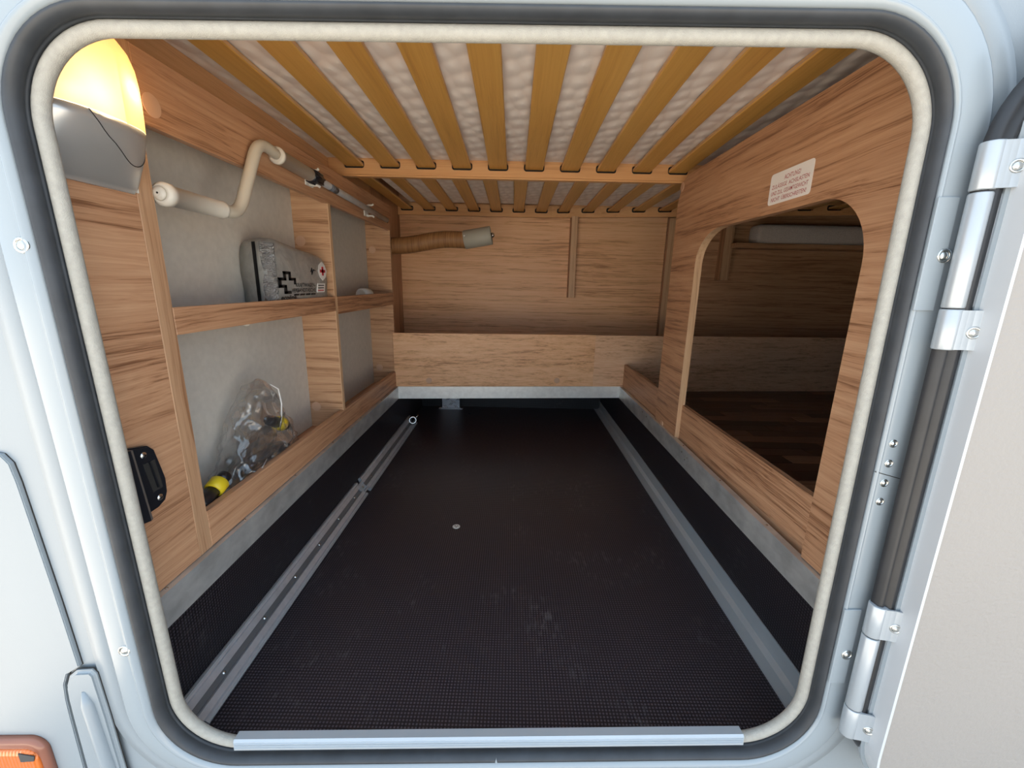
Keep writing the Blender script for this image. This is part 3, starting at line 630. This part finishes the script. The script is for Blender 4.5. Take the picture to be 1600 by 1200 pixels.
b = new(); torus(b, c+Vector((0, 0, .012)), (.25, -.9, .25), .024, .008); link('ring', b, STEEL, ey)
b = new(); tube(b, [(c.x-.008, 2.985, c.z-.026), (c.x-.002, 2.985, c.z-.006)], .012, 12); link('base', b, STEEL, ey)
b = new(); tube(b, [(c.x+.02, 3.0, c.z+.026), (c.x+.034, 3.02, c.z+.042)], .005, 8); link('pin', b, STEEL, ey)
b = new(); prism(b, [(.789, -.998), (.7855, -.998), (.7855, -1.052), (.772, -1.0655), (.738, -1.0655), (.738, -1.0695), (.789, -1.0695)], .76, YF-.002, lambda u, v, t: (u, t, v))
tag(link('corner_profile', b, flat('grey_profile', (.42, .46, .48, 1), .4, metal=.35, noise=.04)), 'grey angle profile along the right floor edge', 'trim strip')
fd = thing('floor_fitting', 'small round steel fitting set in the dark floor', 'fitting', (-.236, 1.674, FZ))
b = new(); disc(b, (-.236, 1.674, FZ), (0, 0, 1), .0165, .003); link('disc', b, flat('zinc_disc', (.75, .75, .72, 1), .4, metal=.3), fd)
for dx, dy in ((-.006, .003), (.006, .002), (0, -.007)): b = new(); dome(b, (-.236+dx, 1.674+dy, FZ+.003), (0, 0, 1), .003, .0012, 8, 2); link('pin_hole', b, DARK, fd)
br = thing('tread_bracket', 'checker-plate aluminium bracket at the back of the floor', 'bracket', (-.525, 3.49, FZ))
b = new(); box(b, -.602, -.450, 3.49, 3.497, FZ, -.84, .001); link('plate', b, ALU, br)
b = new(); box(b, -.63, -.422, 3.462, 3.497, FZ, FZ+.008, .001); link('foot', b, ALU, br)
for i in range(3):
    for j in range(4):
        x = -.59+.045*i+(.02 if j % 2 else 0); z = FZ+.03+.045*j; s_ = 1 if (i+j) % 2 else -1
        for d_ in (0, .014):
            b = new(); tube(b, [(x+d_, 3.4885, z), (x+d_+.014, 3.487, z+s_*.012), (x+d_+.026, 3.4885, z+s_*.028)], [.001, .0032, .001], 6); link('tread_bar', b, STEEL, br)
for x in (-.622, -.430): q = new(); dome(q, (x, 3.472, FZ+.008), (0, 0, 1), .008, .008, 10, 2); link('screw', q, STEEL, br)
b = new(); dome(b, (-.345, 3.35, FZ), (0, 0, 1), .012, .007, 12, 3); tag(link('floor_stud', b, RUBBER), 'tiny dark stud on the floor near the checker-plate bracket', 'stud')

# ================================================================== CRANK, CLIPS
ck = thing('awning_crank', 'cream awning crank handle clipped to the rail above the shelves', 'crank', (-.785, 1.5, .17))
def bez(pts, n=10):
    """polyline with rounded inner corners"""
    out = [Vector(pts[0])]
    for i in range(1, len(pts)-1):
        p, a, c_ = Vector(pts[i]), Vector(pts[i-1]), Vector(pts[i+1]); r = .052
        s0 = p+(a-p).normalized()*min(r, (a-p).length*.49); s1 = p+(c_-p).normalized()*min(r, (c_-p).length*.49)
        for k in range(n+1): f = k/n; out.append(s0*(1-f)**2+p*2*f*(1-f)+s1*f*f)
    out.append(Vector(pts[-1])); return out
hx = -.786
b = new(); tube(b, bez([(hx, 1.17, .178), (hx, 1.262, .177), (-.775, 1.378, .402), (-.772, 1.50, .386)]), .0165, 14); link('tube', b, CREAMT, ck)
b = new(); tube(b, [(hx, .990, .179), (hx, .996, .179), (hx, 1.012, .179), (hx, 1.014, .179), (hx, 1.185, .177), (hx, 1.189, .177), (hx, 1.192, .177)], [.019, .0260, .0260, .0225, .0215, .0235, .017], 20); gr1 = link('grip', b, CREAMP, ck)
b = new(); tube(b, [(hx, .9895, .179), (hx, .985, .179), (hx, .982, .179)], [.0155, .0145, .007], 16); link('end_cap', b, CREAMP, gr1)
b = new(); tube(b, [(hx, .9822, .179), (hx, .9810, .179)], [.0025, .002], 8); link('end_hole', b, DARK, gr1)
b = new(); tube(b, [(-.772, 1.468, .3875), (-.772, 1.470, .3875), (-.772, 1.482, .387), (-.772, 1.483, .387), (-.772, 1.690, .382), (-.772, 1.694, .382)], [.019, .0265, .0265, .0235, .0225, .019], 20); link('grip', b, CREAMP, ck)
b = new(); tube(b, [(-.772, 1.69, .382), (-.772, 2.66, .358)], .0145, 12); rd = link('rod', b, ALU, ck)
b = new(); torus(b, (-.772, 2.675, .356), (1, 0, 0), .011, .003, 14, 6); link('rod_eye', b, STEEL, ck)
b = new(); tube(b, [(-.772, 1.86, .3778), (-.772, 1.93, .3760)], .0148, 12); link('rod_label', b, flat('rod_label_ink', (.16, .17, .2, 1), .5, noise=.6, nscale=160), ck)
b = new(); tube(b, [(-.772, 1.698, .381), (-.772, 1.705, .381), (-.772, 1.765, .380), (-.772, 1.772, .380)], [.017, .0245, .0245, .017], 10); kb = link('knurled_collar', b, BLACKP, ck)
for k in range(8):
    a = 2*math.pi*k/8; b = new(); tube(b, [(-.772+.024*math.cos(a), 1.703, .381+.024*math.sin(a)), (-.772+.024*math.cos(a), 1.768, .380+.024*math.sin(a))], .004, 6); link('collar_rib', b, BLACKP, kb)
for y, z, lb in ((1.735, .3805, 'white spring clip holding the crank behind its black collar'), (2.37, .365, 'white spring clip holding the far part of the crank rod')):
    o = thing('rod_clip', lb, 'clip', (-.79, y, z-.03))
    b = new(); box(b, -.7985, -.7935, y-.03, y+.03, z-.030, z+.022, .001); link('clip_base', b, WHITEP, o)
    for s_ in (-1, 1):
        b = new(); tube(b, [(-.796, y, z+s_*.022), (-.782, y, z+s_*.0275), (-.764, y, z+s_*.026), (-.754, y, z+s_*.032)], .005, 8); link('clip_arm', b, WHITEP, o)

# ================================================================== FIRST AID KIT
kt = thing('first_aid_kit', 'silver-grey vehicle first aid pouch standing on the upper shelf', 'first aid kit', (-.885, 1.69, -.112))
XK = -.813
b = new(); plan = [(-.952, 1.505), (-.905, 1.474), (-.868, 1.456), (-.850, 1.451), (-.832, 1.452), (-.818, 1.462), (-.812, 1.480), (-.811, 1.66), (-.811, 1.80), (-.816, 1.86), (-.838, 1.885), (-.945, 1.885)]
N_ = len(plan); H = []
def ktop(x, y): return .130-.040*max(0, (y-1.45)/.43)**1.1
levels = [0, .06, .3, .55, .8, .93, 1]
for f in levels:
    ring = []
    for x, y in plan:
        zt = ktop(x, y); z = -.112+(zt+.112)*f; ins = (.006 if f in (0,) else 0)+(.004 if f > .9 else 0)+(.012 if f == 1 else 0)-.004*math.sin(math.pi*f)
        cx, cy = -.885, 1.69; d_ = Vector((cx-x, cy-y)); d_.normalize(); wob = .0025*math.sin(9*f+31*y+17*x)
        ring.append(b.verts.new((x+d_.x*(ins+wob), y+d_.y*(ins+wob), z+(.003*math.sin(40*y) if f > .9 else 0))))
    H.append(ring)
for a_, c_ in zip(H, H[1:]):
    for i in range(N_): f = b.faces.new((a_[i], a_[(i+1) % N_], c_[(i+1) % N_], c_[i])); f.smooth = True
b.faces.new(H[0][::-1]); b.faces.new(H[-1]); bmesh.ops.recalc_face_normals(b, faces=b.faces[:]); link('pouch', b, KIT, kt)
def strip(name, pts, z0, z1f, mat, out, sm=True):
    b = new(); rows = []
    nz = 8
    for i in range(nz+1):
        f = i/nz
        rows.append([b.verts.new((x+out[0]*.006, y+out[1]*.006, z0+(ktop(x, y)-.010-z0)*f)) for x, y in pts])
    for i in range(nz):
        for k in range(len(pts)-1): fc = b.faces.new((rows[i][k], rows[i][k+1], rows[i+1][k+1], rows[i+1][k])); fc.smooth = sm
    bmesh.ops.solidify(b, geom=b.faces[:], thickness=.002); return link(name, b, mat, kt)
strip('zipper', [(-.878, 1.461), (-.870, 1.457), (-.862, 1.4545)], -.11, 0, BLACKPR, (0, -1))
strip('foil_edge', [(-.852, 1.4515), (-.842, 1.450), (-.830, 1.451), (-.820, 1.458), (-.813, 1.472)], -.11, 0, FOIL, (.5, -.7))
KX = XK+.0065
def kflat(name, poly, mat, off=0, parent=None): b = new(); prism(b, poly, KX+off-.004, KX+off, lambda u, v, t: (t, u, v)); return link(name, b, mat, parent or kt)
# outline cross with open lower right corner
c0, cz = 1.528, -.012
def bar(y0, z0, y1, z1):
    kflat('cross_outline', [(min(y0, y1)-.0075, min(z0, z1)-.005), (max(y0, y1)+.0075, min(z0, z1)-.005), (max(y0, y1)+.0075, max(z0, z1)+.005), (min(y0, y1)-.0075, max(z0, z1)+.005)], BLACKPR)
aw, ah, bw, bh = .017, .0125, .050, .034
P12 = [(c0+bw, cz-.001), (c0+bw, cz+ah), (c0+aw, cz+ah), (c0+aw, cz+bh), (c0-aw, cz+bh), (c0-aw, cz+ah), (c0-bw, cz+ah), (c0-bw, cz-ah), (c0-aw, cz-ah), (c0-aw, cz-bh), (c0+aw*.6, cz-bh)]
for p, q in zip(P12, P12[1:]): bar(*p, *q)
lettering('black_lettering', 'KRAFTWAGEN-', (KX, 1.736, -.027), (0, 1, 0), (0, 0, 1), .0145, BLACKPR, kt, .155, 'RIGHT', 0, .006)
lettering('black_lettering', 'VERBANDTASCHE', (KX, 1.736, -.0465), (0, 1, 0), (0, 0, 1), .0145, BLACKPR, kt, .188, 'RIGHT', 0, .006)
for k in range(4): y = 1.566+.044*k; kflat('print_bar', [(y, -.0585), (y+.032, -.0585), (y+.036, -.052), (y+.004, -.052)], BLACKPR)
lettering('black_lettering', 'ecoline', (KX, 1.472, -.071), (0, 1, 0), (0, 0, 1), .016, BLACKPR, kt, .105, 'LEFT', .3, .02)
kflat('badge', [(1.812+.040*math.sin(a*math.pi/4)*(1 if a % 2 == 0 else .9), .036+.038*math.cos(a*math.pi/4)*(1 if a % 2 == 0 else .9)) for a in range(8)], WHITEPR)
for poly in ([(1.804, .018), (1.820, .018), (1.820, .054), (1.804, .054)], [(1.788, .030), (1.836, .030), (1.836, .042), (1.788, .042)]): kflat('red_cross', poly, RED, .001)
kflat('small_label', [(1.750, -.050), (1.816, -.050), (1.828, -.014), (1.762, -.014)], WHITEPR)
for k in range(3): kflat('label_line', [(1.762-.003*k, -.024-.010*k), (1.814-.003*k, -.024-.010*k), (1.814-.003*k, -.020-.010*k), (1.762-.003*k, -.020-.010*k)], RED if k == 2 else BLACKPR, .001)
b = new(); tube(b, [(KX, 1.705, .030), (KX+.001, 1.715, .046), (KX+.001, 1.712, .020), (KX+.001, 1.728, .040), (KX+.001, 1.745, .036)], .0018, 5); link('scribble', b, BLACKPR, kt)
# small cap on the shelf
sc_ = thing('round_cap', 'small white plastic cap lying on the upper shelf beside the far divider', 'cap', (-.86, 2.44, -.112))
b = new(); tube(b, [(-.866, 2.42, -.077), (-.866, 2.422, -.077), (-.856, 2.50, -.077), (-.856, 2.502, -.077)], [.032, .035, .035, .032], 24); link('barrel', b, WHITEP, sc_)
b = new(); tube(b, [(-.867, 2.417, -.077), (-.866, 2.4195, -.077)], [.027, .029], 24); link('end_face', b, CREAMP, sc_)

# ================================================================== BAG WITH COUPLINGS
def coupling(c, ang, label):
    o = thing('hose_coupling', label, 'coupling', (c[0], c[1], -.684), 'couplings in the plastic bag')
    d = Vector((0, math.cos(ang), math.sin(ang))); c = Vector(c)
    b = new(); tube(b, [c-d*.07, c-d*.06, c-d*.012, c-d*.01], [.016, .02, .02, .016], 14); link('hose_end', b, BLACKP, o)
    b = new(); tube(b, [c-d*.012, c-d*.008, c+d*.022, c+d*.026], [.022, .026, .026, .022], 14); link('yellow_collar', b, YELLOW, o)
    b = new(); tube(b, [c+d*.024, c+d*.05, c+d*.055], [.018, .018, .012], 14); link('nozzle', b, BLACKP, o)
coupling((-.842, 1.085, -.585), .35, 'yellow-collared black coupling at the near end of the clear bag')
coupling((-.862, 1.465, -.520), -.5, 'yellow-collared black coupling at the far end of the clear bag')
b = new(); tube(b, bez([(-.87, 1.12, -.66), (-.90, 1.30, -.62), (-.86, 1.36, -.60), (-.85, 1.46, -.615), (-.88, 1.55, -.66)]), .022, 12); tag(link('rubber_hose', b, RUBBER), 'dark rubber hose piece curled inside the clear bag', 'hose')
b = new()
import mathutils.noise as mn
def bagsurf(u, v):
    """u 0..1 round, v 0..1 up"""
    a = 2*math.pi*u; cyy = 1.30; ry = .285; rx = .066
    # outline: long low sack with a tall hump towards the far end
    hump = math.exp(-((v-.0)/1)**2)
    yc = 1.30+.10*v**.8; ry = .27*(1-v**1.3)**.75*(1-.25*v)+.012; rx = .066*(1-v**2.2)**.6+.005
    y = yc+ry*math.cos(a); x = -.880+rx*math.sin(a)
    zt = -.335 if y > 1.28 else -.335-.24*min(1, (1.28-y)/.16)
    z = -.682+(zt+.682)*v
    rg = lambda sc, o_: 1-2*abs(mn.noise(Vector((y*sc+o_, x*sc, z*sc*.8+o_))))
    n1 = (rg(11, seed)-.4)*.016*(1-.3*v)+(rg(27, seed+3)-.4)*.010
    x = x+n1*math.sin(a)*1.3; y = y+n1*math.cos(a); z = z+(n1*.5 if v > .9 else 0)
    return (max(-.952, min(-.806 if z > -.60 else -.825, x)), y, z)
seed = 0
NU, NV = 110, 60; vs2 = [[b.verts.new(bagsurf(i/NU, j/NV)) for i in range(NU)] for j in range(NV+1)]
for j in range(NV):
    for i in range(NU): f = b.faces.new((vs2[j][i], vs2[j][(i+1) % NU], vs2[j+1][(i+1) % NU], vs2[j+1][i])); f.smooth = True
bag = thing('plastic_bag', 'crumpled clear plastic bag standing in the lower compartment', 'bag', (-.88, 1.30, -.684))
link('film', b, FILM, bag)
seed = 5.3; b = new(); NU, NV = 70, 26
def inner(u, v):
    x, y, z = bagsurf(u, v); return (-.88+(x+.88)*.72, 1.29+(y-1.29)*.86, -.680+(z+.682)*.50)
vs2 = [[b.verts.new(inner(i/NU, j/NV)) for i in range(NU)] for j in range(NV+1)]
for j in range(NV):
    for i in range(NU): f = b.faces.new((vs2[j][i], vs2[j][(i+1) % NU], vs2[j+1][(i+1) % NU], vs2[j+1][i])); f.smooth = True
link('inner_film', b, FILM, bag)
b = new(); tube(b, [(-.828, 1.385, -.352), (-.820, 1.415, -.375), (-.818, 1.422, -.43), (-.820, 1.415, -.48), (-.824, 1.405, -.515)], [.0012, .003, .0028, .0026, .001], 6); link('fold_highlight', b, WHITEPR, bag)  # thin white tubes paint highlight lines along the film's folds
b = new(); tube(b, [(-.815, 1.06, -.655), (-.812, 1.15, -.640), (-.811, 1.24, -.612), (-.812, 1.29, -.585)], [.001, .0025, .0025, .001], 6); link('fold_highlight', b, WHITEPR, bag)

# ================================================================== DUCT HOSE
dh = thing('duct_hose', 'brown corrugated warm air duct hose with grey end on the back wall', 'hose', (-.5, 2.93, .18))
def hp(f): return Vector((-.83+.50*f, 2.93, .232+.055*f+.008*math.sin(f*5)-.012*math.sin(f*math.pi*2)))
b = new(); nn_ = 84; tube(b, [hp(i/nn_) for i in range(nn_+1)], [.054+(.0016 if i % 2 else -.0016) for i in range(nn_+1)], 20); link('corrugated_tube', b, HOSE, dh)
p0 = hp(.985); d = (Vector((-.135, 2.925, .316))-p0).normalized(); L = .185
b = new(); tube(b, [p0, p0+d*.003, p0+d*(L-.004), p0+d*L, p0+d*(L-.0005)], [.056, .0595, .0595, .057, .02], 28); link('end_sleeve', b, GREYP, dh)
b = new(); q = p0+d*L; tube(b, [q, q+d*.012, q+d*.02], [.016, .016, .010], 12); link('knob', b, STEEL, dh)
b = new(); q = p0+d*.008+Vector((-.0, -.058, .02)); dome(b, q, (0, -1, .3), .006, .004, 8, 2); link('rivet', b, WHITEPR, dh)

# ================================================================== STRIKE LATCH
st = thing('door_strike', 'black plastic door strike on the left inner edge of the hatch', 'latch', (-.78, .80, -.5))
mpS = lambda u, v, t: (t, u, v)
pl = [(.772, -.340), (.842, -.357), (.856, -.372), (.862, -.40), (.871, -.445), (.869, -.478), (.860, -.496), (.842, -.503), (.787, -.506)]
b = new(); prism(b, pl, -.799, -.784, mpS); bmesh.ops.bevel(b, geom=[e for e in b.edges if all(abs(v.co.x+.784) < 1e-5 for v in e.verts) and len(e.link_faces) == 2 and e.calc_face_angle(0) > .5], offset=.003, segments=2, affect='EDGES'); link('plate', b, BLACKP, st)
b = new(); prism(b, [(.748, -.336), (.776, -.341), (.790, -.506), (.752, -.497)], -.799, -.760, mpS); link('lip', b, BLACKP, st)
b = new(); prism(b, [(.776, -.3405), (.781, -.3415), (.795, -.505), (.790, -.506)], -.786, -.7605, mpS); link('edge_rib', b, flat('strike_rib', (.10, .085, .075, 1), .4), st)
b = new(); prism(b, [(.820, -.392), (.850, -.392), (.858, -.462), (.832, -.462)], -.7845, -.7832, mpS); rc = link('recess', b, DARK, st)
b = new(); prism(b, [(.833, -.392), (.836, -.392), (.846, -.456), (.843, -.456)], -.784, -.780, mpS); link('recess_rib', b, BLACKP, rc)
for y, z in ((.827, -.373), (.847, -.482)): q = new(); dome(q, (-.784, y, z), (1, 0, 0), .0075, .003, 12, 2); link('screw', q, STEEL, st)

# ================================================================== LAMP
lp = thing('wall_lamp', 'lit wall lamp with glowing cream diffuser and silver lower half', 'lamp', (-.80, .85, .165))
LY0, LY1 = .735, .952
def lamp_sec(z, dep, y0, y1, n=18):
    out = []
    for i in range(n+1):
        a = math.pi*i/n; c_ = math.cos(a); s_ = math.sin(a)
        out.append((XL+dep*(s_**.75), (y0+y1)/2-(y1-y0)/2*math.copysign(abs(c_)**.8, c_), z))
    return out
def loft(bm, secs, sm=True):
    R_ = [[bm.verts.new(p) for p in s_] for s_ in secs]
    for A, B in zip(R_, R_[1:]):
        for i in range(len(A)-1): f = bm.faces.new((A[i], A[i+1], B[i+1], B[i])); f.smooth = sm
    bmesh.ops.recalc_face_normals(bm, faces=bm.faces[:]); return R_
top = [(.278, .072, LY0, LY1), (.30, .0735, LY0, LY1), (.33, .0735, LY0, LY1+.001), (.36, .072, LY0, LY1+.002), (.39, .067, LY0+.003, LY1+.002), (.415, .058, LY0+.01, LY1-.002), (.435, .043, LY0+.02, LY1-.01), (.447, .022, LY0+.035, LY1-.025), (.450, .004, LY0+.05, LY1-.04)]
def slope(p): return (p[0], p[1], p[2])
b = new(); loft(b, [lamp_sec(*t_) for t_ in top]); link('diffuser', b, SHADE, lp)
bot = [(.277, .0715, LY0, LY1), (.262, .069, LY0, LY1), (.245, .062, LY0, LY1), (.225, .050, LY0+.001, LY1), (.205, .036, LY0+.002, LY1-.001), (.188, .024, LY0+.004, LY1-.003), (.174, .014, LY0+.008, LY1-.007), (.166, .004, LY0+.015, LY1-.012)]
b = new(); R_ = loft(b, [lamp_sec(*t_) for t_ in bot]); b.faces.new(R_[0]); b.faces.new(R_[-1]); link('base_half', b, SILVER, lp)
b = new(); pts = []
for i in range(25):
    f = i/24; zz = .277-.064*math.sin(f*math.pi); 
    # outline of the rocker switch pressed into the silver half
    k0 = min(range(len(bot)-1), key=lambda k: abs(bot[k][0]-zz)); dep = [bot[k][1]+(bot[k+1][1]-bot[k][1])*((bot[k][0]-zz)/(bot[k][0]-bot[k+1][0])) for k in range(len(bot)-1) if bot[k][0] >= zz-1e-9 >= bot[k+1][0]-1e-9 or k == 0]
    dep = dep[-1]; a = math.radians(70+104*f); c_, s_ = math.cos(a), math.sin(a)
    pts.append((XL+dep*(s_**.75)+.0006, (LY0+LY1)/2-(LY1-LY0)/2*math.copysign(abs(c_)**.8, c_), zz))
tube(b, pts, .0008, 5); link('switch_outline', b, DARK, lp)
b = new(); box(b, XL, XL+.004, LY0+.004, LY1-.004, .170, .446, .001); link('back_plate', b, WHITEP, lp)
lt = bpy.data.lights.new('bulb', 'POINT'); lt.energy = .36; lt.color = (1, .74, .42); lt.shadow_soft_size = .010
lo = bpy.data.objects.new('bulb', lt); COL.objects.link(lo); lo.parent = lp; lo.location = W(XL+.054, .895, .342)-lp.location
